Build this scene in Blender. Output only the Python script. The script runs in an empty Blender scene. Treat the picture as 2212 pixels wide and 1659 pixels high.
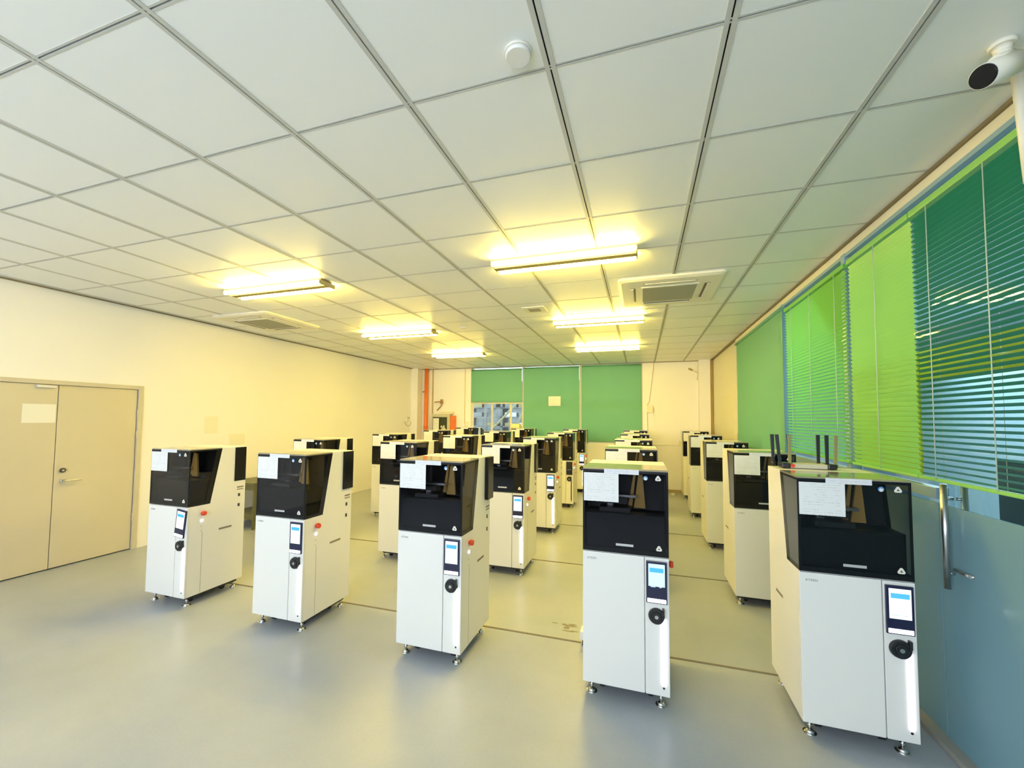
import bpy, bmesh, math, random
from mathutils import Vector, Matrix
random.seed(4)
C = bpy.context.scene
COL = C.collection
PI = math.pi
R = math.radians

# ---------------------------------------------------------------- camera
CAM_H = 1.5925
F_PX, YAW, PITCH, ROLL, CX, CY = 888.77, .3146, .0478, .0088, 1096.68, 862.03
fw = Vector((-math.sin(YAW)*math.cos(PITCH), math.cos(YAW)*math.cos(PITCH), math.sin(PITCH)))
rt = Vector((math.cos(YAW), math.sin(YAW), 0)); up = rt.cross(fw)
rt2 = rt*math.cos(ROLL)+up*math.sin(ROLL); up2 = up*math.cos(ROLL)-rt*math.sin(ROLL)
cam = bpy.data.cameras.new('camera'); co = bpy.data.objects.new('camera', cam); COL.objects.link(co)
M = Matrix.Identity(4)
for i in range(3):
    M[i][0] = rt2[i]; M[i][1] = up2[i]; M[i][2] = -fw[i]
M[0][3], M[1][3], M[2][3] = 0, 0, CAM_H
co.matrix_world = M
cam.sensor_fit = 'HORIZONTAL'; cam.sensor_width = 36; cam.lens = F_PX/2212*36
cam.shift_x = (1106-CX)/2212; cam.shift_y = (CY-829.5)/2212
cam.clip_start = .02; cam.clip_end = 200
C.camera = co

# ---------------------------------------------------------------- world, daylight, exposure
C.view_settings.view_transform = 'Standard'; C.view_settings.look = 'None'
C.view_settings.gamma = 1; C.view_settings.use_curve_mapping = False
C.view_settings.exposure = 0.57
w = bpy.data.worlds.new('sky'); C.world = w; w.use_nodes = True
w.node_tree.nodes['Background'].inputs[0].default_value = (.80, .90, 1, 1)
w.node_tree.nodes['Background'].inputs[1].default_value = 3.0

def area_light(name, loc, direction, sx, sy, power, color):
    l = bpy.data.lights.new(name, 'AREA'); l.shape = 'RECTANGLE'; l.size = sx; l.size_y = sy
    l.energy = power; l.color = color
    o = bpy.data.objects.new(name, l); COL.objects.link(o)
    o.location = loc; o.rotation_euler = Vector(direction).to_track_quat('-Z', 'Y').to_euler()
    return o
NEAR_Y = -2.6
# daylight entering through the window band behind the photographer
area_light('window_daylight', (-2.2, NEAR_Y-.02, 1.80), (0, 1, -.02), 6.6, 1.35, 90, (.84, .92, .98))
# unseen overhead panel added to light the neighbouring corridor behind the glass wall
area_light('corridor_fill_light', (2.9, 4.6, 2.86), (-.05, -.1, -1), 1.8, 5.5, 170, (.72, .88, 1))

LAMP_COL = (1, .73, .125)
LAMP_STR = 76

# ---------------------------------------------------------------- materials
def lin(c):
    return tuple((x/12.92 if x <= .04045 else ((x+.055)/1.055)**2.4) for x in (v/255 for v in c))
def mat(name, rgb, rough=.5, metal=0, coat=0, emit=None, spec=.5, bump=None, vary=None, trans=0, alpha=1, sub=0):
    m = bpy.data.materials.new(name); m.use_nodes = True
    nt = m.node_tree; b = nt.nodes['Principled BSDF']
    b.inputs['Base Color'].default_value = (*rgb, 1); b.inputs['Roughness'].default_value = rough
    b.inputs['Metallic'].default_value = metal; b.inputs['Coat Weight'].default_value = coat
    b.inputs['Coat Roughness'].default_value = .08
    b.inputs['Specular IOR Level'].default_value = spec
    if trans: b.inputs['Transmission Weight'].default_value = trans
    if emit:
        b.inputs['Emission Color'].default_value = (*emit[0], 1); b.inputs['Emission Strength'].default_value = emit[1]
    tc = nt.nodes.new('ShaderNodeTexCoord')
    if vary:                                   # soft mottling of the paint: (scale, darker colour, amount)
        n = nt.nodes.new('ShaderNodeTexNoise'); n.inputs['Scale'].default_value = vary[0]; n.inputs['Detail'].default_value = 6
        mx = nt.nodes.new('ShaderNodeMix'); mx.data_type = 'RGBA'
        mx.inputs['A'].default_value = (*rgb, 1); mx.inputs['B'].default_value = (*vary[1], 1)
        mr = nt.nodes.new('ShaderNodeMapRange'); mr.inputs['From Min'].default_value = .35; mr.inputs['From Max'].default_value = .75
        mr.inputs['To Max'].default_value = vary[2]
        nt.links.new(tc.outputs['Object'], n.inputs['Vector']); nt.links.new(n.outputs['Fac'], mr.inputs['Value'])
        nt.links.new(mr.outputs[0], mx.inputs['Factor']); nt.links.new(mx.outputs['Result'], b.inputs['Base Color'])
    if bump:
        n = nt.nodes.new('ShaderNodeTexNoise'); n.inputs['Scale'].default_value = bump[0]; n.inputs['Detail'].default_value = 5
        bp = nt.nodes.new('ShaderNodeBump'); bp.inputs['Strength'].default_value = bump[1]; bp.inputs['Distance'].default_value = .01
        nt.links.new(tc.outputs['Object'], n.inputs['Vector']); nt.links.new(n.outputs['Fac'], bp.inputs['Height'])
        nt.links.new(bp.outputs[0], b.inputs['Normal'])
    return m
def glass_mat(name, tint, gloss_rough=.02, ior=1.5):
    m = bpy.data.materials.new(name); m.use_nodes = True; nt = m.node_tree; nt.nodes.clear()
    o = nt.nodes.new('ShaderNodeOutputMaterial'); mx = nt.nodes.new('ShaderNodeMixShader')
    t = nt.nodes.new('ShaderNodeBsdfTransparent'); t.inputs[0].default_value = (*tint, 1)
    g = nt.nodes.new('ShaderNodeBsdfGlossy'); g.inputs['Roughness'].default_value = gloss_rough
    f = nt.nodes.new('ShaderNodeFresnel'); gm = nt.nodes.new('ShaderNodeNewGeometry'); mr = nt.nodes.new('ShaderNodeMapRange')
    mr.inputs['To Min'].default_value = ior; mr.inputs['To Max'].default_value = 1/ior
    nt.links.new(gm.outputs['Backfacing'], mr.inputs['Value']); nt.links.new(mr.outputs[0], f.inputs[0])
    nt.links.new(f.outputs[0], mx.inputs[0]); nt.links.new(t.outputs[0], mx.inputs[1]); nt.links.new(g.outputs[0], mx.inputs[2])
    nt.links.new(mx.outputs[0], o.inputs[0]); return m
def cloth_mat(name, rgb, transl, rough=.6, weave=None, spec=.3):
    m = bpy.data.materials.new(name); m.use_nodes = True; nt = m.node_tree
    b = nt.nodes['Principled BSDF']; b.inputs['Base Color'].default_value = (*rgb, 1); b.inputs['Roughness'].default_value = rough
    b.inputs['Specular IOR Level'].default_value = spec
    t = nt.nodes.new('ShaderNodeBsdfTranslucent'); t.inputs[0].default_value = (*rgb, 1)
    mx = nt.nodes.new('ShaderNodeMixShader'); mx.inputs[0].default_value = transl
    nt.links.new(b.outputs[0], mx.inputs[1]); nt.links.new(t.outputs[0], mx.inputs[2])
    nt.links.new(mx.outputs[0], nt.nodes['Material Output'].inputs[0])
    if weave:
        tc = nt.nodes.new('ShaderNodeTexCoord'); n = nt.nodes.new('ShaderNodeTexNoise'); n.inputs['Scale'].default_value = weave
        bp = nt.nodes.new('ShaderNodeBump'); bp.inputs['Strength'].default_value = .15
        nt.links.new(tc.outputs['Object'], n.inputs['Vector']); nt.links.new(n.outputs['Fac'], bp.inputs['Height']); nt.links.new(bp.outputs[0], b.inputs['Normal'])
    return m
def paper_mat(name, rgb, scale_z, dark=.38):
    # white sheet with faint rows of small print (procedural)
    m = mat(name, rgb, .7); nt = m.node_tree; b = nt.nodes['Principled BSDF']
    tc = nt.nodes.new('ShaderNodeTexCoord'); sep = nt.nodes.new('ShaderNodeSeparateXYZ')
    nt.links.new(tc.outputs['Generated'], sep.inputs[0])
    def math_(op, a, bb=None):
        n = nt.nodes.new('ShaderNodeMath'); n.operation = op
        for k, v in enumerate((a, bb)):
            if v is None: continue
            if isinstance(v, (int, float)): n.inputs[k].default_value = v
            else: nt.links.new(v, n.inputs[k])
        return n.outputs[0]
    fr = math_('FRACT', math_('MULTIPLY', sep.outputs['Z'], scale_z))
    row = math_('LESS_THAN', fr, .3)
    mp = nt.nodes.new('ShaderNodeMapping'); mp.inputs['Scale'].default_value = (40, 40, scale_z)
    nt.links.new(tc.outputs['Generated'], mp.inputs[0])
    ns = nt.nodes.new('ShaderNodeTexNoise'); ns.inputs['Scale'].default_value = 1.0; nt.links.new(mp.outputs[0], ns.inputs['Vector'])
    ch = math_('GREATER_THAN', ns.outputs['Fac'], .5)
    mp2 = nt.nodes.new('ShaderNodeMapping'); mp2.inputs['Scale'].default_value = (2.5, 2.5, scale_z*.5)
    nt.links.new(tc.outputs['Generated'], mp2.inputs[0])
    n2 = nt.nodes.new('ShaderNodeTexNoise'); n2.inputs['Scale'].default_value = 1.0; nt.links.new(mp2.outputs[0], n2.inputs['Vector'])
    blk = math_('GREATER_THAN', n2.outputs['Fac'], .48)
    edge = math_('MULTIPLY', math_('GREATER_THAN', sep.outputs['X'], .1), math_('LESS_THAN', sep.outputs['X'], .9))
    f = math_('MULTIPLY', math_('MULTIPLY', math_('MULTIPLY', row, ch), math_('MULTIPLY', blk, edge)), dark)
    mx = nt.nodes.new('ShaderNodeMix'); mx.data_type = 'RGBA'; mx.inputs['A'].default_value = (*rgb, 1); mx.inputs['B'].default_value = (.25, .25, .27, 1)
    nt.links.new(f, mx.inputs['Factor']); nt.links.new(mx.outputs['Result'], b.inputs['Base Color'])
    return m
def emis(name, rgb, s):
    m = bpy.data.materials.new(name); m.use_nodes = True; nt = m.node_tree; nt.nodes.clear()
    o = nt.nodes.new('ShaderNodeOutputMaterial'); e = nt.nodes.new('ShaderNodeEmission')
    e.inputs[0].default_value = (*rgb, 1); e.inputs[1].default_value = s; nt.links.new(e.outputs[0], o.inputs[0]); return m

MW = mat('white_enamel', (.80, .79, .76), .42, coat=.15)
M_wall = mat('wall_paint', (.88, .86, .84), .75, bump=(60, .05))
M_cream = mat('cream_trim', (.80, .74, .56), .5)
M_door = mat('door_paint', (.62, .56, .42), .45, vary=(1.5, (.56, .50, .37), .5))
M_doorframe = mat('door_frame_paint', (.58, .53, .42), .45)
M_dark = mat('dark_gap', (.02, .02, .02), .8)
M_black = mat('black_plastic', (.012, .013, .016), .32)
M_navy = mat('navy_bezel', (.012, .014, .05), .25)
M_rubber = mat('black_rubber', (.02, .02, .022), .6)
M_chrome = mat('chrome', (.75, .74, .72), .2, 1)
M_steel = mat('brushed_steel', (.55, .56, .56), .32, 1)
M_tint = glass_mat('smoked_acrylic', (.68, .68, .70), ior=1.35)
M_bluegrey = mat('blue_grey_pane', (.075, .088, .12), .3)
M_hoodtop = mat('hood_lid_cream', (.30, .28, .22), .14, coat=.6)
M_inner = mat('inner_dark_panel', (.007, .009, .014), .4, spec=.3)
M_innergrey = mat('inner_grey_panel', (.035, .036, .04), .35)
M_tan = mat('amber_arm_cover', (.95, .58, .14), .4)
M_border = mat('hood_black_border', (.005, .006, .008), .22, spec=.3)
M_paper = paper_mat('printed_sheet', (.80, .80, .80), 13)
M_strip = paper_mat('printed_strip', (.76, .76, .80), 2.2)
M_note = paper_mat('printed_note', (.82, .80, .74), 8, .4)
M_faint = paper_mat('wall_sheet', (.82, .79, .68), 9, .35)
M_silver = mat('silver_label', (.55, .55, .57), .35, .3)
M_red = mat('red_knob', (.75, .06, .02), .35)
M_redlabel = mat('orange_sticker', (.80, .22, .07), .6)
M_orange = mat('orange_pipe_paint', (.80, .19, .03), .45)
M_sticker = mat('sticker_white', (.78, .74, .66), .6)
M_stickerblk = mat('sticker_print', (.05, .045, .04), .6)
M_blue = mat('blue_sticker', (.10, .28, .62), .5)
M_led = emis('led_white', (.93, .90, 1), 5.0)
M_btn = emis('button_glow', (.9, .9, 1), 4)
M_screen = emis('screen_white', (.82, .90, 1), 1.25)
M_screenblue = emis('screen_banner', (.08, .42, .95), 1.0)
M_screencyan = emis('screen_cyan', (.55, .88, 1), 1.0)
M_screenline = emis('screen_text', (.45, .65, .85), .9)
M_tube = emis('yellow_tube', LAMP_COL, LAMP_STR)
M_logo = mat('grey_lettering', (.22, .22, .24), .5)
M_green = cloth_mat('green_roller_fabric', (.155, .39, .22), .12, weave=500)
M_slatlime = cloth_mat('lime_slat', (.33, .70, .19), .25, .35, spec=.5)
M_slatgreen = cloth_mat('green_slat', (.26, .66, .15), .3, .35, spec=.5)
M_slatteal = cloth_mat('teal_slat', (.035, .29, .18), .15, .3, spec=.5)
M_cord = mat('blind_cord', (.55, .62, .52), .6)
M_bluealu = mat('blue_aluminium', (.28, .42, .52), .4, .2)
M_glass = glass_mat('clear_glass', (.86, .93, .93))
M_frost = cloth_mat('frosted_film', (.33, .53, .60), .45, .16, spec=.5)
M_ceil = None

def ceiling_material():
    m = mat('perforated_ceiling_panel', (.84, .86, .86), .38, spec=.5)
    nt = m.node_tree; b = nt.nodes['Principled BSDF']
    tc = nt.nodes.new('ShaderNodeTexCoord'); mp = nt.nodes.new('ShaderNodeMapping')
    mp.inputs['Rotation'].default_value = (0, 0, R(45)); mp.inputs['Scale'].default_value = (26, 26, 0)
    nt.links.new(tc.outputs['Object'], mp.inputs[0])
    v = nt.nodes.new('ShaderNodeTexVoronoi'); v.inputs['Scale'].default_value = 1; v.inputs['Randomness'].default_value = .08
    nt.links.new(mp.outputs[0], v.inputs['Vector'])
    bp = nt.nodes.new('ShaderNodeBump'); bp.inputs['Strength'].default_value = .10; bp.inputs['Distance'].default_value = .003
    nt.links.new(v.outputs['Distance'], bp.inputs['Height']); nt.links.new(bp.outputs[0], b.inputs['Normal'])
    return m
def floor_material():
    m = mat('epoxy_floor', (.30, .33, .335), .3, spec=.38)
    nt = m.node_tree; b = nt.nodes['Principled BSDF']; tc = nt.nodes.new('ShaderNodeTexCoord')
    n = nt.nodes.new('ShaderNodeTexNoise'); n.inputs['Scale'].default_value = 1.1; n.inputs['Detail'].default_value = 8; n.inputs['Roughness'].default_value = .6
    cr = nt.nodes.new('ShaderNodeValToRGB')
    cr.color_ramp.elements[0].position = .3; cr.color_ramp.elements[0].color = (.325, .36, .40, 1)
    cr.color_ramp.elements[1].position = .7; cr.color_ramp.elements[1].color = (.41, .44, .475, 1)
    n2 = nt.nodes.new('ShaderNodeTexNoise'); n2.inputs['Scale'].default_value = 240; n2.inputs['Detail'].default_value = 2
    mx = nt.nodes.new('ShaderNodeMix'); mx.data_type = 'RGBA'; mx.blend_type = 'OVERLAY'; mx.inputs['Factor'].default_value = .22
    nt.links.new(tc.outputs['Object'], n.inputs['Vector']); nt.links.new(tc.outputs['Object'], n2.inputs['Vector'])
    nt.links.new(n.outputs['Fac'], cr.inputs[0]); nt.links.new(cr.outputs[0], mx.inputs['A']); nt.links.new(n2.outputs['Color'], mx.inputs['B'])
    nt.links.new(mx.outputs['Result'], b.inputs['Base Color'])
    mr = nt.nodes.new('ShaderNodeMapRange'); mr.inputs['To Min'].default_value = .27; mr.inputs['To Max'].default_value = .40
    nt.links.new(n.outputs['Fac'], mr.inputs['Value']); nt.links.new(mr.outputs[0], b.inputs['Roughness'])
    n3 = nt.nodes.new('ShaderNodeTexNoise'); n3.inputs['Scale'].default_value = 45; n3.inputs['Detail'].default_value = 4
    bp = nt.nodes.new('ShaderNodeBump'); bp.inputs['Strength'].default_value = .12; bp.inputs['Distance'].default_value = .004
    nt.links.new(tc.outputs['Object'], n3.inputs['Vector']); nt.links.new(n3.outputs['Fac'], bp.inputs['Height']); nt.links.new(bp.outputs[0], b.inputs['Normal'])
    return m
M_ceil = ceiling_material(); M_floor = floor_material()

# ---------------------------------------------------------------- mesh helpers
def new(): return bmesh.new()
def box(bm, x0, x1, y0, y1, z0, z1, bev=0, mi=0):
    r = bmesh.ops.create_cube(bm, size=1)
    vs = r['verts']
    for v in vs:
        v.co = Vector((x0+(v.co.x+.5)*(x1-x0), y0+(v.co.y+.5)*(y1-y0), z0+(v.co.z+.5)*(z1-z0)))
    fs = {f for v in vs for f in v.link_faces}
    for f in fs: f.material_index = mi
    if bev:
        es = list({e for v in vs for e in v.link_edges})
        bmesh.ops.bevel(bm, geom=es, offset=bev, segments=2, affect='EDGES', profile=.6)
    return bm
def prism(bm, pts, axis, a, b, mi=0, bev=0):
    # polygon pts (2D) swept along axis 'x','y','z' from a to b
    def mk(p, t):
        return {'x': (t, p[0], p[1]), 'y': (p[0], t, p[1]), 'z': (p[0], p[1], t)}[axis]
    v0 = [bm.verts.new(mk(p, a)) for p in pts]; v1 = [bm.verts.new(mk(p, b)) for p in pts]
    fs = [bm.faces.new(v0), bm.faces.new(list(reversed(v1)))]
    n = len(pts)
    for i in range(n):
        fs.append(bm.faces.new((v0[i], v1[i], v1[(i+1) % n], v0[(i+1) % n])))
    for f in fs: f.material_index = mi
    bmesh.ops.recalc_face_normals(bm, faces=fs)
    if bev:
        es = list({e for f in fs for e in f.edges})
        bmesh.ops.bevel(bm, geom=es, offset=bev, segments=2, affect='EDGES', profile=.6)
    return bm
def cyl(bm, p0, p1, r0, r1=None, seg=20, mi=0, cap=True):
    p0, p1 = Vector(p0), Vector(p1); d = p1-p0
    r = bmesh.ops.create_cone(bm, cap_ends=cap, segments=seg, radius1=r0, radius2=r0 if r1 is None else r1, depth=d.length)
    q = Vector((0, 0, 1)).rotation_difference(d.normalized())
    for v in r['verts']: v.co = q @ v.co + (p0+p1)/2
    for f in {f for v in r['verts'] for f in v.link_faces}: f.material_index = mi; f.smooth = len(f.verts) == 4
    return bm
def tube(bm, pts, r, seg=8):
    for a, b in zip(pts[:-1], pts[1:]): cyl(bm, a, b, r, seg=seg)
    for p in pts[1:-1]:
        s = bmesh.ops.create_uvsphere(bm, u_segments=seg, v_segments=6, radius=r)
        for v in s['verts']: v.co += Vector(p)
    return bm
def obj(name, bm, m, parent=None, shift=None):
    if shift is not None: bmesh.ops.translate(bm, verts=bm.verts, vec=shift)
    me = bpy.data.meshes.new(name); bm.to_mesh(me); bm.free()
    for q in (m if isinstance(m, (list, tuple)) else [m]): me.materials.append(q)
    o = bpy.data.objects.new(name, me); COL.objects.link(o)
    if parent: o.parent = parent
    return o
def tag(o, label, cat, group=None, kind=None):
    o['label'] = label; o['category'] = cat
    if group: o['group'] = group
    if kind: o['kind'] = kind
    return o
def thing(name, loc, label, cat, group=None, rz=0):
    o = bpy.data.objects.new(name, None); COL.objects.link(o); o.location = loc; o.rotation_euler = (0, 0, rz)
    o.empty_display_size = .1
    return tag(o, label, cat, group)
def struct(name, bm, m, parent=None):
    o = obj(name, bm, m, parent)
    if not parent: o['kind'] = 'structure'
    return o
def copy_tree(o, parent=None, skip=()):
    c = o.copy(); COL.objects.link(c); c.parent = parent
    for ch in list(o.children):
        if ch.name.split('.')[0] not in skip: copy_tree(ch, c, skip)
    return c

# ---------------------------------------------------------------- room shell
XL, XR, YB, ZC = -5.794, 1.462, 9.80, 2.898
GX0, GY0, T = .4774*.6, 2.4016*.6, .6
b = new(); box(b, XL-.2, 4.3, NEAR_Y-.3, YB+.3, -.1, 0); struct('floor', b, M_floor)

# suspended ceiling: panels, with a channel along the depth and thin cross joints
b = new()
xs = [GX0+i*T for i in range(-11, 3)]; ys = [GY0+j*T for j in range(-7, 15)]
def clampspan(a, c, lo, hi): return max(a, lo), min(c, hi)
xe = [XL]+[x for x in xs if XL+.02 < x < XR-.02]+[XR]; ye = [NEAR_Y]+[y for y in ys if NEAR_Y+.02 < y < YB-.02]+[YB]
for i in range(len(xe)-1):
    for j in range(len(ye)-1):
        x0, x1, y0, y1 = xe[i]+.005, xe[i+1]-.005, ye[j]+.0035, ye[j+1]-.0035
        if x1-x0 < .03 or y1-y0 < .03: continue
        prism(b, [(x0, y0), (x1, y0), (x1, y1), (x0, y1)], 'z', ZC, ZC+.012)
box(b, XL-.2, XR+.2, NEAR_Y-.2, YB+.2, ZC+.02, ZC+.12, mi=1)
struct('ceiling', b, [M_ceil, M_dark])
M_grid = mat('ceiling_rail_grey', (.56, .56, .52), .5)
b = new()
for x in xe[1:-1]:
    for s in (-1, 1): box(b, x+s*.0115-.0085, x+s*.0115+.0085, NEAR_Y, YB, ZC-.0025, ZC+.003)
for y in ye[1:-1]:
    for s in (-1, 1): box(b, XL, XR, y+s*.0065-.0035, y+s*.0065+.0035, ZC-.0010, ZC)
struct('trim_1', b, M_grid)
# dark wall-angle around the ceiling
b = new(); box(b, XR-.045, XR, NEAR_Y, YB, ZC-.018, ZC-.001); box(b, XL, XL+.03, NEAR_Y, YB, ZC-.012, ZC-.001); box(b, XL, XR, YB-.02, YB, ZC-.012, ZC-.001)
struct('trim_2', b, mat('wall_angle_brown', (.22, .17, .09), .6))

# left wall with the doorway, double door 1.86..3.36
DY0, DY1, DZ = 1.88, 3.37, 1.92
b = new(); box(b, XL-.2, XL, NEAR_Y-.2, DY0, 0, ZC+.1); box(b, XL-.2, XL, DY1, YB+.2, 0, ZC+.1); box(b, XL-.2, XL, DY0, DY1, DZ, ZC+.1)
struct('wall_left', b, M_wall)
b = new()
box(b, XL-.06, XL+.012, DY0-.03, DY0+.02, 0, DZ+.03, .003); box(b, XL-.06, XL+.012, DY1-.02, DY1+.03, 0, DZ+.03, .003)
box(b, XL-.06, XL+.012, DY0+.02, DY1-.02, DZ-.015, DZ+.03, .003)
struct('trim_3', b, M_doorframe)
MIDY = 2.635
d1 = struct('door_1', box(new(), XL-.05, XL-.008, DY0+.025, MIDY-.003, .012, DZ-.018, .003), M_door)
d2 = struct('door_2', box(new(), XL-.05, XL-.008, MIDY+.003, DY1-.026, .012, DZ-.018, .003), M_door)
struct('trim_12', box(new(), XL-.2, XL-.055, DY0-.05, DY1+.05, 0, DZ+.05), M_dark)  # unseen backing added to stop light leaking through the door gaps
b = new(); cyl(b, (XL-.008, MIDY+.07, .90), (XL+.004, MIDY+.07, .90), .024); cyl(b, (XL, MIDY+.07, .90), (XL+.05, MIDY+.07, .90), .009)
box(b, XL+.042, XL+.056, MIDY+.06, MIDY+.20, .892, .908, .004); obj('door_handle', b, M_chrome, d2)
b = new(); cyl(b, (XL-.008, MIDY+.065, 1.01), (XL+.008, MIDY+.065, 1.01), .024); cyl(b, (XL+.008, MIDY+.065, 1.01), (XL+.012, MIDY+.065, 1.01), .011, mi=1)
obj('lock', b, [mat('dark_brass', (.12, .11, .09), .35, .8), M_chrome], d2)
for z in (1.62, 1.36, .38):
    obj('hinge', cyl(new(), (XL+.004, DY1-.022, z-.05), (XL+.004, DY1-.022, z+.05), .008, seg=10), M_doorframe, d2)
b = new(); box(b, XL-.008, XL+.03, MIDY-.17, MIDY-.03, DZ-.052, DZ-.025, .004); obj('door_latch', b, M_sticker, d1)
tag(obj('paper_notice', box(new(), XL-.0075, XL-.006, 2.375, 2.622, 1.51, 1.70), M_note), 'white printed paper taped to the left leaf of the grey door', 'notice')
tag(obj('paper_notice', box(new(), XL+.001, XL+.0025, 4.16, 4.345, 1.345, 1.59), M_faint), 'upright paper sheet taped on the left wall, nearer the door', 'notice')
tag(obj('paper_notice', box(new(), XL+.001, XL+.0025, 4.53, 4.78, 1.165, 1.33), M_faint), 'landscape paper sheet low on the left wall above the printers', 'notice')

# wall behind the camera with its window band
b = new(); box(b, XL-.2, XR+.2, NEAR_Y-.2, NEAR_Y, 0, 1.08); box(b, XL-.2, XR+.2, NEAR_Y-.2, NEAR_Y, 2.52, ZC+.1)
box(b, XL-.2, -5.55, NEAR_Y-.2, NEAR_Y, 1.08, 2.52); box(b, 1.15, XR+.2, NEAR_Y-.2, NEAR_Y, 1.08, 2.52)
struct('wall_near', b, mat('near_wall_grey', (.10, .11, .13), .7))
b = new()
for x in (-5.53, -3.87, -2.2, -.53, 1.13): box(b, x-.025, x+.025, NEAR_Y-.12, NEAR_Y-.06, 1.08, 2.52)
for z in (1.08, 2.48): box(b, -5.55, 1.15, NEAR_Y-.12, NEAR_Y-.06, z, z+.04)
struct('window_1', b, M_cream)

# back wall with the window opening -4.18..0.02
WX0, WX1, WZ0, WZ1 = -4.19, .025, 1.13, ZC
b = new(); box(b, XL-.2, WX0, YB, YB+.2, 0, ZC+.1); box(b, WX1, XR+3, YB, YB+.2, 0, ZC+.1); box(b, WX0, WX1, YB, YB+.2, 0, WZ0)
struct('wall_back', b, M_wall)
b = new()
for x in (WX0+.025, -2.79, -1.375, WX1-.02): box(b, x-.03, x+.03, YB+.02, YB+.09, WZ0, WZ1, .004)
for z in (WZ0+.025, 1.99, WZ1+.01): box(b, WX0, WX1, YB+.025, YB+.085, z-.025, z+.025, .004)
for x in (-3.62, -3.12): box(b, x-.022, x+.022, YB+.03, YB+.08, WZ0, 1.99, .003)
struct('window_2', b, mat('window_frame_cream', (.66, .60, .42), .45))
o = struct('window_3', box(new(), WX0, WX1, YB+.05, YB+.056, WZ0, WZ1), M_glass)
b = new(); box(b, WX0-.02, WX1+.02, YB-.015, YB+.2, WZ0-.03, WZ0); struct('trim_4', b, M_cream)
# corner pillars and back-wall trunking
b = new(); box(b, XL, -5.60, YB-.26, YB, 0, ZC); struct('trim_5', b, M_wall)
b = new(); box(b, 1.18, 1.40, YB-.16, YB, 0, ZC); struct('trim_6', b, M_wall)
struct('trim_7', box(new(), 1.395, 1.455, YB-.13, YB-.05, 0, ZC), mat('ochre_gap', (.42, .30, .10), .7))
b = new(); box(b, .20, 1.0, YB-.014, YB, 1.035, 1.048); box(b, .99, 1.005, YB-.014, YB, 1.04, 1.38); struct('trim_8', b, M_cream)
b = new(); box(b, -4.30, 1.18, YB-.02, YB, 0, .07); struct('baseboard_back', b, mat('skirting_tan', (.38, .32, .18), .6))
# floor joints across the room
M_joint = mat('floor_joint', (.17, .145, .11), .7)
for k, y in enumerate((3.015, 4.60, 6.25)):
    pts = [(-3.9, y-.02), (-2.2, y), (-.5, y+.02), (XR-.05, y+.05)]
    b = new()
    for (xa, ya), (xb, yb) in zip(pts[:-1], pts[1:]):
        prism(b, [(xa, ya-.008), (xb, yb-.008), (xb, yb+.008), (xa, ya+.008)], 'z', 0, .004)
    struct('trim_%d' % (9+k), b, M_joint)

# ---- right side: glass partition, header, frames, solid wall at the back
GZ = 1.18
b = new(); box(b, XR-.03, XR+.12, NEAR_Y-.2, 7.33, 2.815, ZC+.1); box(b, XR, XR+.12, 7.33, YB+.2, 0, ZC+.1)
struct('wall_right', b, mat('header_cream', (.80, .74, .58), .6))
b = new(); box(b, XR-.02, XR-.008, NEAR_Y, 7.33, GZ, 2.815); g1 = struct('window_4', b, M_glass)
b = new()
for a, c in ((NEAR_Y, 1.95), (2.705, 3.56), (3.62, 4.95), (5.02, 7.33)): box(b, XR-.02, XR-.008, a+.004, c-.004, .03, GZ)
struct('window_5', b, M_frost)
gd = struct('door_3', box(new(), XR-.02, XR-.008, 1.954, 2.700, .03, GZ), M_frost)
b = new(); cyl(b, (XR-.05, 2.61, .785), (XR-.05, 2.61, 1.29), .014); 
for z in (.86, 1.22): cyl(b, (XR-.05, 2.61, z), (XR-.015, 2.61, z), .008, seg=12)
obj('pull_handle', b, M_steel, gd)
b = new(); cyl(b, (XR+.03, 2.61, .785), (XR+.03, 2.61, 1.29), .014)
for z in (.86, 1.22): cyl(b, (XR+.03, 2.61, z), (XR, 2.61, z), .008, seg=12)
obj('pull_handle', b, M_steel, gd)
b = new(); cyl(b, (XR-.03, 2.585, .885), (XR-.03, 2.49, .885), .009, seg=12); cyl(b, (XR-.03, 2.49, .885), (XR-.012, 2.49, .885), .009, seg=12); obj('latch_bar', b, M_steel, gd)
b = new()
for y in (3.59, 4.985): box(b, XR-.05, XR+.02, y-.028, y+.028, 0, 2.82, .004)
box(b, XR-.045, XR+.01, 2.68, 7.33, 1.205, 1.262, .004); box(b, XR-.045, XR+.01, NEAR_Y, 7.33, 2.79, 2.815)
struct('window_6', b, M_bluealu)
b = new(); box(b, XR-.075, XR+.02, NEAR_Y, 7.33, 0, .03, .006); struct('baseboard_right', b, mat('grey_kerb', (.34, .33, .29), .6))
dn = struct('door_4', box(new(), XR-.012, XR-.001, 7.60, 8.94, 0, 2.03, .003), mat('cream_door', (.78, .72, .52), .5))
obj('door_handle', cyl(new(), (XR-.05, 8.25, 1.0), (XR-.012, 8.25, 1.0), .02), M_chrome, dn)

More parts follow.
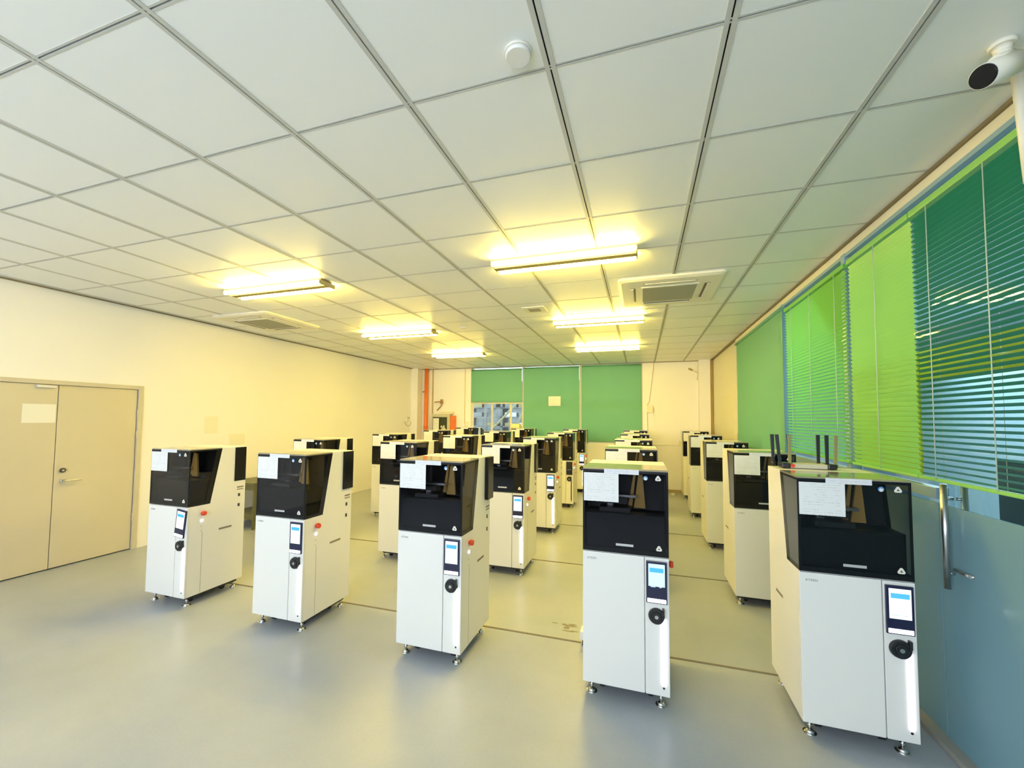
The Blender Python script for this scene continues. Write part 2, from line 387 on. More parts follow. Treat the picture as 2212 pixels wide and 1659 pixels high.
# neighbouring corridor seen through the glass
M_corr = mat('corridor_wall_blue', (.50, .66, .74), .7); M_teal = mat('corridor_dark_cabinet', (.06, .08, .10), .5)
b = new(); box(b, 4.1, 4.3, NEAR_Y-.3, YB+.3, 0, ZC+.1); struct('wall_corridor', b, M_corr)
b = new(); box(b, XR+.12, 4.3, NEAR_Y-.3, YB+.3, ZC+.02, ZC+.12); box(b, XR+.12, 4.3, NEAR_Y-.3, NEAR_Y-.1, 0, ZC+.1); struct('wall_corridor_end', b, M_corr)
YEL = cloth_mat('yellow_light_tint', (.95, .88, .16), .7)  # for shapes added to make yellow light patches behind the blinds
tag(obj('light_tint_sheet', prism(new(), [(4.25, 2.74), (3.64, 2.74), (3.64, 2.02), (3.86, 2.32)], 'x', XR+.010, XR+.015), YEL), 'added yellow sheet tinting the light behind the upper near corner of the far venetian blind', 'sheet')  # both sheets are added to tint light coming through the slats
tag(obj('light_tint_sheet', prism(new(), [(3.54, 1.98), (2.88, 1.98), (2.88, 1.28), (3.54, 1.28)], 'x', XR+.010, XR+.015), YEL), 'added yellow sheet tinting the light behind the lower half of the lime blind', 'sheet')
tag(obj('insert', box(new(), 1.75, 1.83, .4, 3.6, 1.86, 2.06), YEL), 'added long yellow beam behind the nearest green blind', 'insert')  # added to give the yellow band glimpsed between the slats
tag(obj('corridor_cabinet', box(new(), 2.6, 3.1, 3.45, 4.2, 0, 1.32, .01), M_teal), 'dark cabinet standing beyond the glass wall at the right edge', 'cabinet')

# ---------------------------------------------------------------- blinds
def venetian(y0, y1, tilt, m, label, sag=0, hw=.0125, z0=1.30, z1=2.735, cords=(.12, .5, .88), stack=0, mrail=None, x=XR-.06):
    t = thing('venetian_blind', (x, (y0+y1)/2, z0), label, 'blind', 'green blinds along the glass wall')
    n = int((z1-z0-.05)/.028); b = new(); L = (y1-y0)/2
    for k in range(n):
        z = .03+k*.028; c, s = math.cos(tilt)*hw, math.sin(tilt)*hw
        seg = 8; prev = None
        for i in range(seg+1):
            yy = -L+2*L*i/seg; dz = -sag*math.sin(PI*i/seg)*(1-k/n)
            row = [bm_v(b, (-c, yy, z+s+dz)), bm_v(b, (-c*.1-.0015*math.sin(tilt), yy, z+s*.1+.0018+dz)), bm_v(b, (c, yy, z-s+dz))]
            if prev:
                for q in range(2):
                    f = b.faces.new((prev[q], row[q], row[q+1], prev[q+1])); f.smooth = True
            prev = row
    obj('slats', b, m, t)
    b = new(); box(b, -.018, .018, -L, L, z1-z0-.035, z1-z0, .003); obj('head_rail', b, mrail or m, t)
    b = new(); box(b, -.014, .014, -L, L, 0, .016, .003); obj('bottom_rail', b, mrail or m, t)
    for cpos in cords:
        yy = -L+2*L*cpos
        b = new(); cyl(b, (-.016, yy, .01), (-.016, yy, z1-z0-.03), .0022, seg=6); cyl(b, (.016, yy, .01), (.016, yy, z1-z0-.03), .0012, seg=5)
        obj('ladder_cord', b, M_cord, t)
    return t
def bm_v(b, c): return b.verts.new(c)
venetian(.75, 2.75, R(31), M_slatteal, 'dark teal venetian blind nearest the camera at the right edge', cords=(.10, .40, .745, .93), mrail=M_slatlime)
venetian(2.76, 3.47, R(66), M_slatlime, 'bright lime green venetian blind between the teal blind and the first blue mullion', cords=(.5,), x=XR-.06, hw=.0145)
venetian(3.53, 4.83, R(48), M_slatgreen, 'mid green venetian blind with a yellow patch behind, between the two blue mullions', cords=(.12, .5, .85), x=XR-.055)
def roller(x0, x1, zb, zt, axis, pos, label, group, bar=True, m=M_green):
    # fabric panel with a gentle wave, tube above and weight bar below
    L = (x1-x0)/2; b = new(); nx, nz = 14, 8; g = []
    for i in range(nx+1):
        col = []
        for j in range(nz+1):
            u = -L+2*L*i/nx; v = (zt-zb)*j/nz
            off = .006*math.sin(i*.9)*(1-j/nz)
            col.append(b.verts.new((u, off, v) if axis == 'x' else (off, u, v)))
        g.append(col)
    for i in range(nx):
        for j in range(nz):
            f = b.faces.new((g[i][j], g[i+1][j], g[i+1][j+1], g[i][j+1])); f.smooth = True
    loc = ((x0+x1)/2, pos, zb) if axis == 'x' else (pos, (x0+x1)/2, zb)
    t = thing('roller_blind', loc, label, 'blind', group)
    obj('fabric', b, m, t)
    b = new()
    if axis == 'x': cyl(b, (-L, .0, zt-zb), (L, .0, zt-zb), .018, seg=14)
    else: cyl(b, (0, -L, zt-zb), (0, L, zt-zb), .018, seg=14)
    obj('roller_tube', b, m, t)
    b = new()
    if axis == 'x': box(b, -L, L, -.009, .009, -.018, .004, .003)
    else: box(b, -.009, .009, -L, L, -.018, .004, .003)
    obj('bottom_bar', b, m, t)
    return t
gb = 'green roller blinds on the back window'
roller(-4.165, -2.81, 2.03, 2.83, 'x', YB-.035, 'short green roller blind, raised above the clear part of the back window', gb)
roller(-2.765, -1.40, 1.14, 2.845, 'x', YB-.035, 'full-length green roller blind with a paper taped on it, middle of the back window', gb)
roller(-1.345, .0, 1.10, 2.85, 'x', YB-.035, 'full-length green roller blind at the right end of the back window', gb)
roller(4.89, 7.03, 1.25, 2.76, 'y', XR-.07, 'tall green roller blind on the right wall beside the venetian blinds', 'green blinds along the glass wall')
tag(obj('paper_notice', box(new(), -2.135, -1.84, YB-.0555, YB-.054, 1.91, 2.14), M_note), 'cream paper sheet taped on the middle green roller blind', 'notice')

# ---------------------------------------------------------------- printers
PW, PD = .472, .52
SH = (-PW/2, -PD/2, 0)
def text_mesh(name, s, size, m, parent, loc):
    cu = bpy.data.curves.new(name, 'FONT'); cu.body = s; cu.size = size; cu.extrude = .0006; cu.space_character = 1.15
    to = bpy.data.objects.new('tmp', cu); COL.objects.link(to)
    dg = bpy.context.evaluated_depsgraph_get(); me = bpy.data.meshes.new_from_object(to.evaluated_get(dg))
    bpy.data.objects.remove(to); me.name = name
    me.transform(Matrix.Rotation(PI/2, 4, 'X')); me.materials.clear(); me.materials.append(m)
    o = bpy.data.objects.new(name, me); COL.objects.link(o); o.location = loc; o.parent = parent
    return o
def make_printer():
    t = thing('resin_printer', (0, 0, 0), '', '3D printer', 'white resin printers standing in rows')
    def P(name, bm, m, parent=t): return obj(name, bm, m, parent, SH)
    # cabinet: side profile swept across the width, hood cut out of the upper front
    b = new(); prism(b, [(.016, .078), (PD, .078), (PD, 1.308), (.281, 1.308), (.188, .826), (.016, .826)], 'x', 0, PW, bev=.003)
    P('cabinet', b, MW)
    P('underframe', box(new(), .03, PW-.03, .05, PD-.03, .05, .078), M_black)
    P('front_door', box(new(), 0, .3415, 0, .015, .080, .823, .003), MW)
    P('control_panel', box(new(), .3455, PW, 0, .015, .080, .823, .003), MW)
    # smoked hood: front and both side panes
    b = new(); box(b, .003, PW-.003, .001, .006, .829, 1.300)
    prism(b, [(.006, .829), (.187, .829), (.279, 1.300), (.006, 1.300)], 'x', PW-.006, PW-.001)
    hood = P('hood', b, M_tint)
    b = new(); prism(b, [(.006, .829), (.187, .829), (.279, 1.300), (.006, 1.300)], 'x', .001, .005)
    P('side_pane', b, M_bluegrey, hood)['label'] = 'blue-grey left pane'
    b = new()
    box(b, .0015, PW-.0015, -.0005, .0012, .829, .855); box(b, .0015, PW-.0015, -.0005, .0012, 1.286, 1.300)
    box(b, .0015, .012, -.0005, .0012, .855, 1.286); box(b, PW-.012, PW-.0015, -.0005, .0012, .855, 1.286)
    for x in (-.0002, PW-.0013):
        prism(b, [(.006, .829), (.187, .829), (.191, .850), (.006, .850)], 'x', x, x+.0015)
        prism(b, [(.006, 1.288), (.277, 1.288), (.279, 1.300), (.006, 1.300)], 'x', x, x+.0015)
        prism(b, [(.187, .829), (.279, 1.300), (.232, 1.300), (.142, .829)], 'x', x, x+.0015)
        prism(b, [(.001, .829), (.008, .829), (.008, 1.300), (.001, 1.300)], 'x', x, x+.0015)
    P('hood_border', b, M_border, hood)
    b = new(); prism(b, [(0, 1.300), (.279, 1.300), (.281, 1.309), (.012, 1.309), (0, 1.305)], 'x', 0, PW); P('hood_lid', b, M_hoodtop, hood)
    # inside the hood
    b = new(); prism(b, [(.176, .830), (.186, .830), (.276, 1.298), (.266, 1.298)], 'x', .008, PW-.008); P('rear_liner', b, M_inner)
    P('work_deck', box(new(), .012, PW-.012, .03, .20, .829, 1.045, .006), M_inner)
    P('resin_tray', box(new(), .09, .27, .05, .16, 1.047, 1.075, .006), M_innergrey)
    b = new(); prism(b, [(.285, 1.062), (.352, 1.062), (.336, 1.262), (.312, 1.262)], 'y', .150, .165); prism(b, [(.252, 1.07), (.276, 1.07), (.298, 1.27), (.285, 1.27)], 'y', .158, .170)
    P('arm_cover', b, M_tan)
    b = new(); box(b, .13, .165, .14, .165, 1.05, 1.25, .003); box(b, .10, .30, .09, .14, 1.13, 1.145, .003); P('lift_rail', b, M_steel)
    P('build_platform', box(new(), .12, .25, .06, .13, 1.095, 1.128, .004), M_innergrey)
    # sheets and stickers on the hood
    P('paper_sheet', box(new(), .006, .204, -.0022, -.0008, 1.116, 1.281), M_paper, hood)['label'] = 'white printed sheet taped on the hood'
    P('label_strip', box(new(), .123, .316, -.0026, -.0012, 1.2785, 1.3065), M_strip, hood)['label'] = 'pale printed strip along the hood edge'
    P('silver_plate', box(new(), .188, .284, -.0022, -.0008, .871, .884), M_silver, hood)
    for zc, xc in ((1.262, .419), (.874, .421)):
        b = new(); pts = []
        for k in range(3):
            a0 = PI/2+k*2*PI/3
            for da in (-.35, 0, .35):
                pts.append((xc+math.cos(a0)*.009+math.cos(a0+da*2)*.008, zc+math.sin(a0)*.009+math.sin(a0+da*2)*.008))
        prism(b, pts, 'y', -.0008, -.002)
        cyl(b, (xc, -.0020, zc-.001), (xc, -.0026, zc-.001), .0065, seg=3, mi=1)
        P('warning_sticker', b, [M_sticker, M_stickerblk], hood)
    b = new(); cyl(b, (.352, -.0008, 1.262), (.352, -.002, 1.262), .0125, seg=20); cyl(b, (.352, -.002, 1.259), (.352, -.0024, 1.259), .008, seg=10, mi=1)
    P('round_sticker', b, [M_blue, M_sticker], hood)
    # touch screen
    b = new(); box(b, .352, .461, -.012, .0, .578, .807, .003); ts = P('touch_screen', b, M_navy)
    b = new(); box(b, .3635, .4495, -.0135, -.0118, .652, .793); P('display', b, M_screen, ts)
    P('banner', box(new(), .370, .443, -.0145, -.0133, .748, .772), M_screenblue, ts)
    b = new(); box(b, .375, .40, -.0143, -.0133, .667, .671); box(b, .42, .433, -.0143, -.0133, .667, .671)
    P('menu_text', b, M_screenline, ts)
    b = new(); box(b, .358, .455, -.0135, -.0118, .584, .604, .002); P('status_light', b, M_led, ts)
    # knob, key hook, light strip
    b = new(); cyl(b, (.405, 0, .508), (.405, -.016, .508), .044, .040, seg=28); cyl(b, (.405, -.016, .508), (.405, -.021, .508), .027, .024, seg=20)
    cyl(b, (.405, -.021, .508), (.405, -.0225, .508), .010, seg=12, mi=1)
    P('round_knob', b, [M_black, M_steel])
    P('key_tab', box(new(), .434, .446, -.022, 0, .515, .555, .003), M_black)
    b = new(); box(b, .4335, .4495, -.006, .001, .138, .496, .003); P('light_strip', b, M_led)
    b = new(); cyl(b, (.4405, .001, .125), (.4405, -.001, .125), .006, seg=12); P('key_lock', b, M_black)
    text_mesh('logo_lettering', 'ATEEN', .016, M_logo, t, (.025+SH[0], -.0006+SH[1], .781))
    # right side
    x = PW
    b = new(); cyl(b, (x, .124, .757), (x+.012, .124, .757), .013, seg=18); cyl(b, (x+.012, .124, .757), (x+.030, .124, .757), .021, .018, seg=20); P('emergency_stop', b, M_red)
    b = new(); cyl(b, (x-.001, .120, .695), (x+.006, .120, .695), .010, seg=16); P('power_button', b, M_btn)
    b = new(); cyl(b, (x-.001, .118, .648), (x+.001, .118, .648), .003, seg=8); cyl(b, (x-.001, .118, .610), (x+.001, .118, .610), .003, seg=8); P('screw_hole', b, M_stickerblk)
    P('panel_seam', box(new(), x-.001, x+.0006, .128, .1305, .085, .60), M_logo)
    M_slot = mat('recess_shadow', (.22, .19, .15), .6)
    for xa, xb in ((x-.001, x+.0015), (-.0015, .001)):
        b = new(); box(b, xa, xb, .275, .395, .577, .592); P('grip_slot', b, M_slot)
    b = new(); box(b, x-.001, x+.002, .435, .50, .925, .937, mi=0); box(b, x-.001, x+.002, .435, .50, .906, .914, mi=0); P('card_slot', b, M_slot)
    for z in (.858, .765): P('cable_port', box(new(), x-.001, x+.003, .448, .468, z-.014, z+.014, .003), M_stickerblk)
    b = new(); box(b, x-.002, x+.004, .405, .517, .990, 1.303, .002); tp = P('tank_window', b, M_border)
    # feet, casters
    for fx in (.045, PW-.045):
        for fy in (.055, PD-.05):
            b = new(); cyl(b, (fx, fy, .018), (fx, fy, .056), .007, seg=12); cyl(b, (fx, fy, .003), (fx, fy, .020), .027, .010, seg=20); cyl(b, (fx, fy, 0), (fx, fy, .004), .030, seg=20); cyl(b, (fx, fy, .036), (fx, fy, .046), .012, seg=6)
            P('foot', b, M_chrome)
    for fx in (.10, PW-.10):
        for fy in (.12, PD-.12):
            b = new(); cyl(b, (fx-.012, fy, .0245), (fx+.012, fy, .0245), .0235, seg=18); box(b, fx-.016, fx+.016, fy-.012, fy+.012, .03, .052); P('caster', b, M_rubber)
    return t
proto = make_printer()
cols = [-4.078, -2.861, -1.584, -.333, .765]
colx = {1: [-4.125, -2.86, -1.61, -.335, .765], 2: [-4.16, -2.89, -1.62, -.34, .765], 3: [-4.20, -2.90, -1.645, -.35, .765], 4: [-4.25, -2.86, -1.65, -.36, .80]}
colx[0] = cols
rows = [2.48, 4.07, 5.70, 7.42, 9.06]
zsc = [1, 1.008, 1.016, 1.030, 1.048]
cname = ['leftmost', 'second from left', 'middle', 'second from right', 'rightmost']
extra = {(0, 4): ', with the router on it'}
rname = ['front row', 'second row', 'third row', 'fourth row', 'back row']
printers = {}
for r in range(5):
    for c in range(5):
        p = proto if (r, c) == (0, 0) else copy_tree(proto)
        p.location = (colx[r][c]+PW/2, rows[r]+PD/2+(.03 if (r, c) == (0, 4) else 0), 0)
        p.scale = (1, 1, zsc[r])
        printers[r, c] = p
        p['label'] = 'white resin printer with smoked hood, %s in the %s%s' % (cname[c], rname[r], extra.get((r, c), ''))
def part(p, n):
    out = []
    def rec(o):
        for ch in o.children:
            if ch.name.split('.')[0] == n: out.append(ch)
            rec(ch)
    rec(p); return out
for k in ((0, 3),):                      # cyan page on this screen
    for o in part(printers[k], 'display'):
        o.data = o.data.copy(); o.data.materials[0] = M_screencyan
        o.scale.z = .86; o.location.z = .652+(.141*.14)-.652*.0
        o.location.z = .793*(1-.86)
for o in part(printers[3, 2], 'display')+part(printers[3, 2], 'light_strip')+part(printers[3, 2], 'status_light')+part(printers[3, 2], 'banner'):
    o.data = o.data.copy(); o.data.materials[0] = M_black
# printers whose side tank window stands proud
for k in ((0, 1), (0, 2), (1, 2), (2, 1)):
    for o in part(printers[k], 'tank_window'):
        o.data = o.data.copy()
        for v in o.data.vertices:
            if v.co.x > PW/2+.001: v.co.x += .024 if k == (0, 2) else .012
# the leftmost front printer has its tablet tilted
ts = part(printers[0, 0], 'touch_screen')[0]
piv = Matrix.Translation((.405+SH[0], -.006+SH[1], .70))
ts.matrix_local = piv @ Matrix.Rotation(R(7), 4, 'Y') @ piv.inverted()

# ---------------------------------------------------------------- things on and around the printers
t = thing('wireless_router', (.985, 2.935, 1.3105), 'flat cream wireless router with black antennas on top of the rightmost front printer', 'router')
obj('housing', box(new(), -.135, .055, -.04, .05, 0, .028, .006), mat('router_cream', (.62, .58, .42), .5), t)
b = new(); box(b, -.18, -.135, -.045, .05, 0, .03, .006); box(b, .055, .10, -.045, .05, 0, .03, .006); obj('end_caps', b, M_black, t)
for (ax, ay, tl, m) in ((-.205, .03, -.02, M_black), (-.178, .0, -.05, M_black), (-.135, -.03, 0, 'o'), (-.12, .02, -.02, M_black), (.035, .04, .0, M_black), (.065, 0, 0, M_black), (.098, -.02, .02, 'o')):
    b = new(); z1 = .20
    prism(b, [(ax-.0075, .012), (ax+.0075, .012), (ax+.010+tl*.3, z1), (ax-.010+tl*.3, z1)], 'y', ay-.004, ay+.004, bev=.001)
    cyl(b, (ax-.012, ay, .02), (ax+.012, ay, .02), .011, seg=12)
    obj('antenna', b, mat('antenna_olive', (.28, .27, .10), .4) if m == 'o' else m, t)
b = new(); cyl(b, (-.125, -.046, .016), (-.125, -.054, .016), .011, seg=14); obj('red_knob', b, M_red, t)
tag(obj('storage_box', box(new(), -2.905+.005, -2.70, 9.20, 9.36, 1.371, 1.475, .015), mat('yellow_plastic', (.82, .72, .36), .5)), 'small cream plastic box on a back row printer before the clear window', 'box')

t = thing('power_socket', (-.372, 3.03, 0), 'white floor power socket with black plug beside the second printer from right, front row', 'socket')
obj('socket_body', box(new(), -.05, .05, -.045, .045, 0.045, .105, .006), MW, t)
b = new(); box(b, -.035, .035, -.052, .02, .012, .045, .004); cyl(b, (-.02, -.05, .006), (.05, -.06, .006), .005, seg=8); obj('plug', b, M_black, t)
b = new(); box(b, -.045, .045, -.035, .035, 0, .012); obj('base_plate', b, M_steel, t)
tag(obj('floor_socket', cyl(new(), (.62, 9.45, 0), (.62, 9.45, .05), .05, .035, seg=18), MW), 'small white dome socket on the floor by the back wall', 'socket')
b = new(); random.seed(7)
for (cx_, cy_, rx, ry) in ((-.655, 3.255, .025, .006), (-.58, 3.26, .02, .008), (-.535, 3.245, .05, .010), (-.52, 3.27, .03, .010), (-.555, 3.21, .02, .02), (-.54, 3.165, .045, .008), (-.49, 3.175, .03, .006)):
    pts = [(cx_+rx*(1+.3*random.random())*math.cos(a*PI/6), cy_+ry*(1+.4*random.random())*math.sin(a*PI/6)) for a in range(12)]
    vs = [b.verts.new((x, y, .0012)) for x, y in pts]; b.faces.new(vs)
tag(obj('floor_stain', b, mat('stain_grey', (.19, .17, .13), .4)), 'dark peeled stain on the floor between two front printers', 'stain')

# trolley by the left wall
t = thing('workbench', (-5.42, 5.05, 0), 'low dark green steel bench against the left wall behind the front printers', 'bench')
Mg = mat('olive_steel', (.13, .13, .06), .4, .3)
obj('bench_top', box(new(), -.26, .26, -.62, .62, .62, .66, .006), Mg, t)
obj('apron', box(new(), -.24, .24, -.60, .60, .55, .62, .004), Mg, t)
obj('lower_shelf', box(new(), -.24, .24, -.60, .60, .14, .22, .004), Mg, t)
for sx in (-1, 1):
    for sy in (-1, 1):
        obj('leg', box(new(), sx*.22-.018, sx*.22+.018, sy*.57-.018, sy*.57+.018, 0, .62, .003), Mg, t)
b = new(); pts = [(0, math.cos(a)*.11, math.sin(a)*.13) for a in [k*PI/10 for k in range(11)]]
tube(b, [(p[0]+.2, p[1]-.35, .66+p[2]) for p in pts], .010); obj('hoop_handle', b, Mg, t)

# ---------------------------------------------------------------- ceiling fixtures
M_lampbody = mat('lamp_body_tan', (.26, .19, .08), .5)
def lamp(x0, x1, y, label):
    t = thing('tube_light', ((x0+x1)/2, y, ZC), label, 'ceiling light', 'twin yellow tube lights')
    L = (x1-x0)/2
    b = new(); box(b, -L-.01, L+.01, -.034, .034, -.064, 0, .004); box(b, -L, L, -.075, .075, -.022, 0, .004); obj('lamp_body', b, M_lampbody, t)
    for s in (-1, 1):
        obj('tube_and_reflection', cyl(new(), (-L, s*.095, -.050), (L, s*.095, -.050), .019, seg=18), M_tube, t)  # near tube is added in place of the other's reflection in the ceiling
    for e in (-1, 1):
        b = new(); box(b, e*L-.006 + e*.006, e*L+.006+e*.006, -.105, .105, -.062, -.020, .004); obj('end_holder', b, mat('lamp_end', (.45, .38, .22), .5), t)
    return t
lamp(-1.15, -.033, 3.19, 'yellow tube light with added reflection tube nearest the camera, centre of the ceiling')
lamp(-4.03, -2.85, 3.14, 'yellow tube light with added reflection tube on the left, above the grey doors side')
lamp(-1.09, .03, 5.37, 'yellow tube light with added reflection tube, second one back along the right line')
lamp(-4.08, -2.90, 5.38, 'yellow tube light with added reflection tube, second one back along the left line')
lamp(-1.12, -.03, 7.45, 'yellow tube light with added reflection tube farthest back on the right line, before the blinds')
lamp(-4.02, -2.94, 7.50, 'yellow tube light with added reflection tube farthest back on the left line')

M_acw = mat('aircon_white', (.80, .77, .66), .4); M_grille = mat('grille_grey', (.36, .35, .28), .7)
def aircon(cx_, cy_, s, label):
    t = thing('ceiling_air_conditioner', (cx_, cy_, ZC), label, 'air conditioner', 'ceiling air conditioners')
    h = s/2
    prof = []
    b = new()
    for (a, z) in ((h, 0), (h, -.018), (h-.03, -.032)): prof.append((a, z))
    rings = []
    for a, z in prof:
        ring = []
        for cxs, cys, a0 in ((1, 1, 0), (-1, 1, 90), (-1, -1, 180), (1, -1, 270)):
            for k in range(5):
                an = R(a0+k*22.5); rr = .05
                ring.append(b.verts.new((cxs*(a-rr)+rr*math.cos(an), cys*(a-rr)+rr*math.sin(an), z)))
        rings.append(ring)
    n = len(rings[0])
    for q in range(2):
        for k in range(n): b.faces.new((rings[q][k], rings[q][(k+1) % n], rings[q+1][(k+1) % n], rings[q+1][k]))
    b.faces.new(rings[2]); bmesh.ops.recalc_face_normals(b, faces=b.faces)
    obj('panel', b, M_acw, t)
    g = h*.52
    b = new(); box(b, -g, g, -g, g, -.042, -.030, .003)
    obj('intake_grille', b, M_grille, t)
    b = new()
    for s1, s2, s3, s4 in ((-g-.014, g+.014, -g-.014, -g), (-g-.014, g+.014, g, g+.014), (-g-.014, -g, -g, g), (g, g+.014, -g, g)): box(b, s1, s2, s3, s4, -.040, -.030)
    obj('grille_frame', b, M_acw, t)
    for k in range(4):
        b = new(); box(b, -g*.95, g*.95, h*.66, h*.66+.05, -.0345, -.031); bmesh.ops.rotate(b, verts=b.verts, cent=(0, 0, 0), matrix=Matrix.Rotation(k*PI/2, 3, 'Z'))
        so = obj('air_outlet', b, M_black, t)
        b = new(); box(b, -g*.93, g*.93, h*.66+.020, h*.66+.050, -.040, -.0335, .002); bmesh.ops.rotate(b, verts=b.verts, cent=(0, 0, 0), matrix=Matrix.Rotation(k*PI/2, 3, 'Z'))
        obj('air_flap', b, M_acw, so)
    return t
aircon(.26, 4.36, .93, 'square white ceiling air conditioner on the right, behind the nearest tube light')
aircon(-4.86, 4.30, .93, 'square white ceiling air conditioner on the left, close to the left wall')
t = thing('ceiling_vent', (-1.20, 4.70, ZC), 'small square ceiling vent between the tube lights', 'vent')
b = new(); box(b, -.13, .13, -.12, .12, -.010, 0, .003); obj('vent_frame', b, M_acw, t)
b = new(); box(b, -.07, .07, -.065, .065, -.014, -.009); obj('vent_core', b, M_grille, t)
def detector(x, y, r, label, cat='smoke detector'):
    t = thing('smoke_detector', (x, y, ZC), label, cat)
    b = new(); cyl(b, (0, 0, 0), (0, 0, -.010), r, r, seg=32); obj('base', b, M_acw, t)
    b = new(); cyl(b, (0, 0, -.010), (0, 0, -.022), r*.94, r*.84, seg=32); obj('dome', b, MW, t)
    return t
detector(-.41, 1.345, .050, 'round white smoke detector on the ceiling near the camera')
detector(-2.42, 5.35, .045, 'tiny round detector on the ceiling between the two lines of lights')

# security cameras in the top right corner
t = thing('security_camera', (1.19, 1.815, ZC), 'white bullet security camera with black lens face under the ceiling, top right', 'security camera')
obj('mount_base', cyl(new(), (0, 0, 0), (0, 0, -.014), .037, .033, seg=24), M_acw, t)
b = new(); cyl(b, (0, 0, -.014), (0, 0, -.034), .026, .020, seg=20); s = bmesh.ops.create_uvsphere(b, u_segments=16, v_segments=10, radius=.022)
for v in s['verts']: v.co += Vector((0, 0, -.036))
obj('swivel_arm', b, M_acw, t)
d = Vector((-.127, -.07, -.075)).normalized(); c0 = Vector((.035, .015, -.066))
b = new(); cyl(b, c0, c0+d*.155, .040, .038, seg=24); obj('camera_body', b, M_acw, t)
b = new(); cyl(b, c0+d*.155, c0+d*.161, .0365, .034, seg=24); obj('lens_face', b, M_border, t)
b = new(); q = Vector((0, 0, 1)); cyl(b, c0+d*.02+q*.030, c0+d*.09+q*.030, .024, .022, seg=12); obj('sun_shield', b, M_acw, t)
t = thing('conduit_pipe', (1.30, 1.925, 0), 'white conduit pipe with bracket going down at the extreme top right', 'pipe')
b = new(); cyl(b, (0, 0, 2.815), (-.01, -.02, 2.60), .018, seg=14); 
b.free()
b = new(); cyl(b, (.0, 0, ZC), (.0, 0, ZC-.05), .035, .028, seg=18); obj('bracket', b, M_acw, t)
b = new(); cyl(b, (.0, 0, ZC-.05), (.02, .0, 2.45), .017, seg=14); obj('pipe', b, M_acw, t)

# ---------------------------------------------------------------- back wall fittings
t = thing('fire_pipe', (-5.43, YB-.10, 0), 'orange red vertical pipe in the back left corner', 'pipe')
obj('riser', cyl(new(), (0, 0, 0), (0, 0, ZC), .052, seg=22), M_orange, t)
b = new(); 
for z in (.6, 1.35, 2.30): cyl(b, (0, 0, z-.02), (0, 0, z+.02), .060, seg=22)
obj('coupling', b, M_orange, t)
b = new(); box(b, -.11, -.04, -.02, .02, 2.275, 2.295); obj('clamp', b, M_black, t)
tag(obj('wall_conduit', box(new(), -5.30, -5.27, YB-.02, YB-.001, 0, ZC-.01), mat('conduit_ochre', (.45, .36, .18), .6)), 'thin vertical conduit right of the orange pipe', 'conduit')
tag(obj('wall_conduit', box(new(), -4.36, -4.345, YB-.014, YB-.001, 1.45, ZC-.01), mat('conduit_ochre2', (.62, .52, .28), .6)), 'thin vertical conduit left of the back window ending at a switch', 'conduit')
t = thing('fire_hose_cabinet', (-4.95, YB-.001, 1.1), 'metal cabinet with glass front on the back wall beside the orange pipe', 'cabinet')
b = new(); box(b, -.28, .24, -.16, 0, 0, .60, .006); obj('case', b, mat('cabinet_grey_cream', (.55, .52, .40), .5), t)
b = new(); box(b, -.24, .17, -.167, -.159, .05, .52); obj('glass_door', b, mat('green_black_glass', (.03, .04, .02), .15), t)
b = new(); box(b, -.225, -.06, -.171, -.1665, .12, .49); obj('inside_paper', b, M_note, t)
b = new(); random.seed(3)
for k in range(14):
    s = bmesh.ops.create_uvsphere(b, u_segments=8, v_segments=6, radius=.03)
    off = Vector((.07+random.uniform(-.055, .06), -.172, .17+random.uniform(-.08, .14)))
    for v in s['verts']: v.co = Vector((v.co.x, v.co.y*.3, v.co.z))+off
obj('bottles', b, mat('cloudy_plastic', (.55, .55, .42), .4), t)
b = new(); box(b, .24, .36, -.12, 0, .06, .56, .004); obj('side_box', b, M_orange, t)['label'] = 'orange side box'
obj('top_sheet', box(new(), -.10, .30, -.10, 0, .60, .66, .004), M_cream, t)
t = thing('emergency_lamp', (-5.05, YB-.001, 1.955), 'brown wall lamp on a bent arm above the glass fronted cabinet', 'lamp')
Mbr = mat('brown_enamel', (.38, .22, .06), .4)
b = new(); tube(b, [(-.17, -.02, .06), (-.02, -.05, .07), (.06, -.07, .06), (.05, -.06, -.03), (-.02, -.04, -.10), (-.10, -.01, -.16)], .014); obj('arm', b, Mbr, t)
b = new(); cyl(b, (.06, -.07, .02), (.06, -.07, .13), .045, .03, seg=18); obj('lamp_head', b, Mbr, t)
t = thing('wall_switch', (-4.30, YB-.001, 1.42), 'cream double switch plate left of the back window', 'switch')
obj('plate', box(new(), -.05, .06, -.014, 0, -.06, .09, .003), M_cream, t); obj('rocker', box(new(), -.02, .03, -.020, -.013, -.02, .05, .003), MW, t)
t = thing('thermostat', (XL+.001, 9.42, 1.50), 'small white controller with a drooping cable on the left wall near the corner', 'controller')
b = new(); box(b, 0, .03, -.09, .03, 0, .12, .004); obj('unit', b, MW, t)
obj('display', box(new(), .029, .032, -.08, .02, .075, .115), M_silver, t)
b = new(); tube(b, [(.02, -.22, -.01)]+[(.02, -.02+.13*math.cos(a), -.02+.10*math.sin(a)) for a in [PI*1.15+k*PI*.9/8 for k in range(9)]], .006); obj('cable', b, M_grille, t)
t = thing('junction_box', (.17, YB-.001, 1.83), 'cream junction box with cables hanging right of the back window', 'junction box')
obj('box_body', box(new(), -.05, .07, -.045, 0, -.07, .09, .004), M_cream, t)
b = new(); tube(b, [(.10, -.015, ZC-1.84), (.09, -.015, .9), (.0, -.015, .18), (-.045, -.015, .10), (-.045, -.015, -.20), (-.035, -.015, -.62)], .005); obj('cable', b, mat('cable_ochre', (.50, .42, .20), .6), t)
obj('side_flap', box(new(), .07, .085, -.05, 0, -.07, .05), mat('flap_ochre', (.50, .42, .20), .6), t)
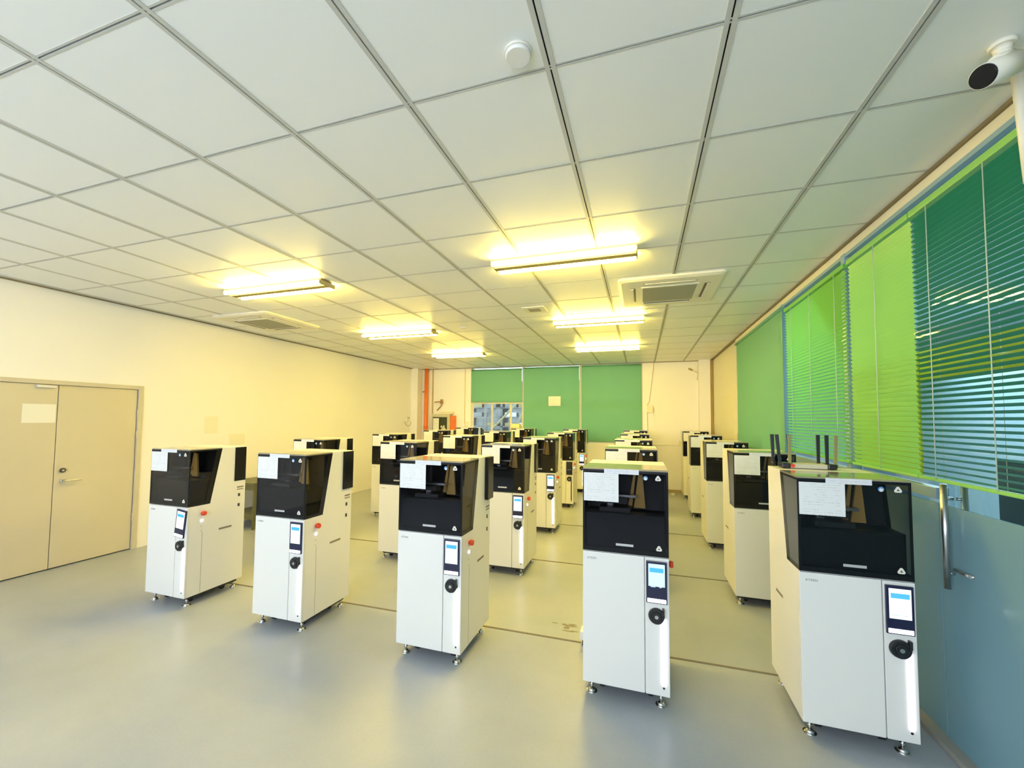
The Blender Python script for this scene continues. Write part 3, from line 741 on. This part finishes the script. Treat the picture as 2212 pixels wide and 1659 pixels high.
tag(obj('wall_socket', box(new(), .78, .87, YB-.013, YB-.001, 1.06, 1.14, .003), M_cream), 'small cream socket on the back wall right of the window', 'socket')
t = thing('security_camera', (1.14, YB-.02, 2.62), 'small camera on a bent bracket high in the back right corner', 'security camera')
b = new(); tube(b, [(.04, 0, .16), (.03, -.06, .0), (-.12, -.12, .07)], .010); tube(b, [(.03, -.06, 0), (.01, -.06, -.15)], .010); obj('bracket', b, M_cream, t)
b = new(); cyl(b, (-.16, -.14, .09), (-.09, -.11, .06), .022, seg=14); obj('camera_head', b, mat('camera_ochre', (.45, .36, .16), .5), t)

# ---------------------------------------------------------------- yard outside the back window
Mst = mat('weathered_steel', (.30, .30, .29), .6, vary=(3, (.10, .10, .10), .9))
b = new(); box(b, -9, 6, YB+6.0, YB+6.3, 0, 3.1); tag(obj('factory_shed', b, mat('shed_sheet', (.20, .20, .19), .7, vary=(5, (.05, .05, .05), .9))), 'dark factory shed outside the back window', 'building')
b = new(); box(b, -9, 6, YB+.35, YB+9, -.15, -.02); struct('floor_yard', b, mat('yard_concrete', (.40, .40, .38), .8))
M_bund = [mat('bundle_white', (.75, .76, .78), .5), mat('bundle_grey', (.25, .26, .26), .6), mat('bundle_tan', (.35, .30, .16), .6)]
rack = t = thing('storage_rack', (-4.1, YB+2.2, 0), 'steel rack of stacked stock seen through the clear window pane', 'rack')
for k in range(7): obj('shelf', box(new(), -1.0, 1.3, -.3, .3, .5+k*.28, .53+k*.28), Mst, t)
for sx in (-.98, .1, 1.28): obj('post', box(new(), sx-.03, sx+.03, -.3, .3, 0, 2.5), Mst, t)
t = thing('roof_brace', (-3.4, YB+1.4, 0), 'diagonal steel braces seen outside the clear window pane', 'brace')
for (xa, za, xb, zb) in ((-.9, 1.1, .2, 2.2), (.2, 2.2, 1.1, 1.3), (-.1, 1.1, .35, 2.1)):
    obj('brace_bar', cyl(new(), (xa, 0, za), (xb, 0, zb), .03, seg=8), mat('brace_ochre', (.42, .38, .22), .6), t)
for k in range(6):
    for x in (-.9, -.45, .2, .62):
        if (k*3+int(x*10)) % 4 == 0: continue
        obj('stock_bundle', box(new(), x, x+.36, -.28, .28, .53+k*.28, .53+k*.28+.10+.03*(k % 3), .01), M_bund[(k+int(x*10)) % 3], rack)
obj('post', box(new(), -.95, -.88, -.04, .04, 0, 2.3), Mst, t)
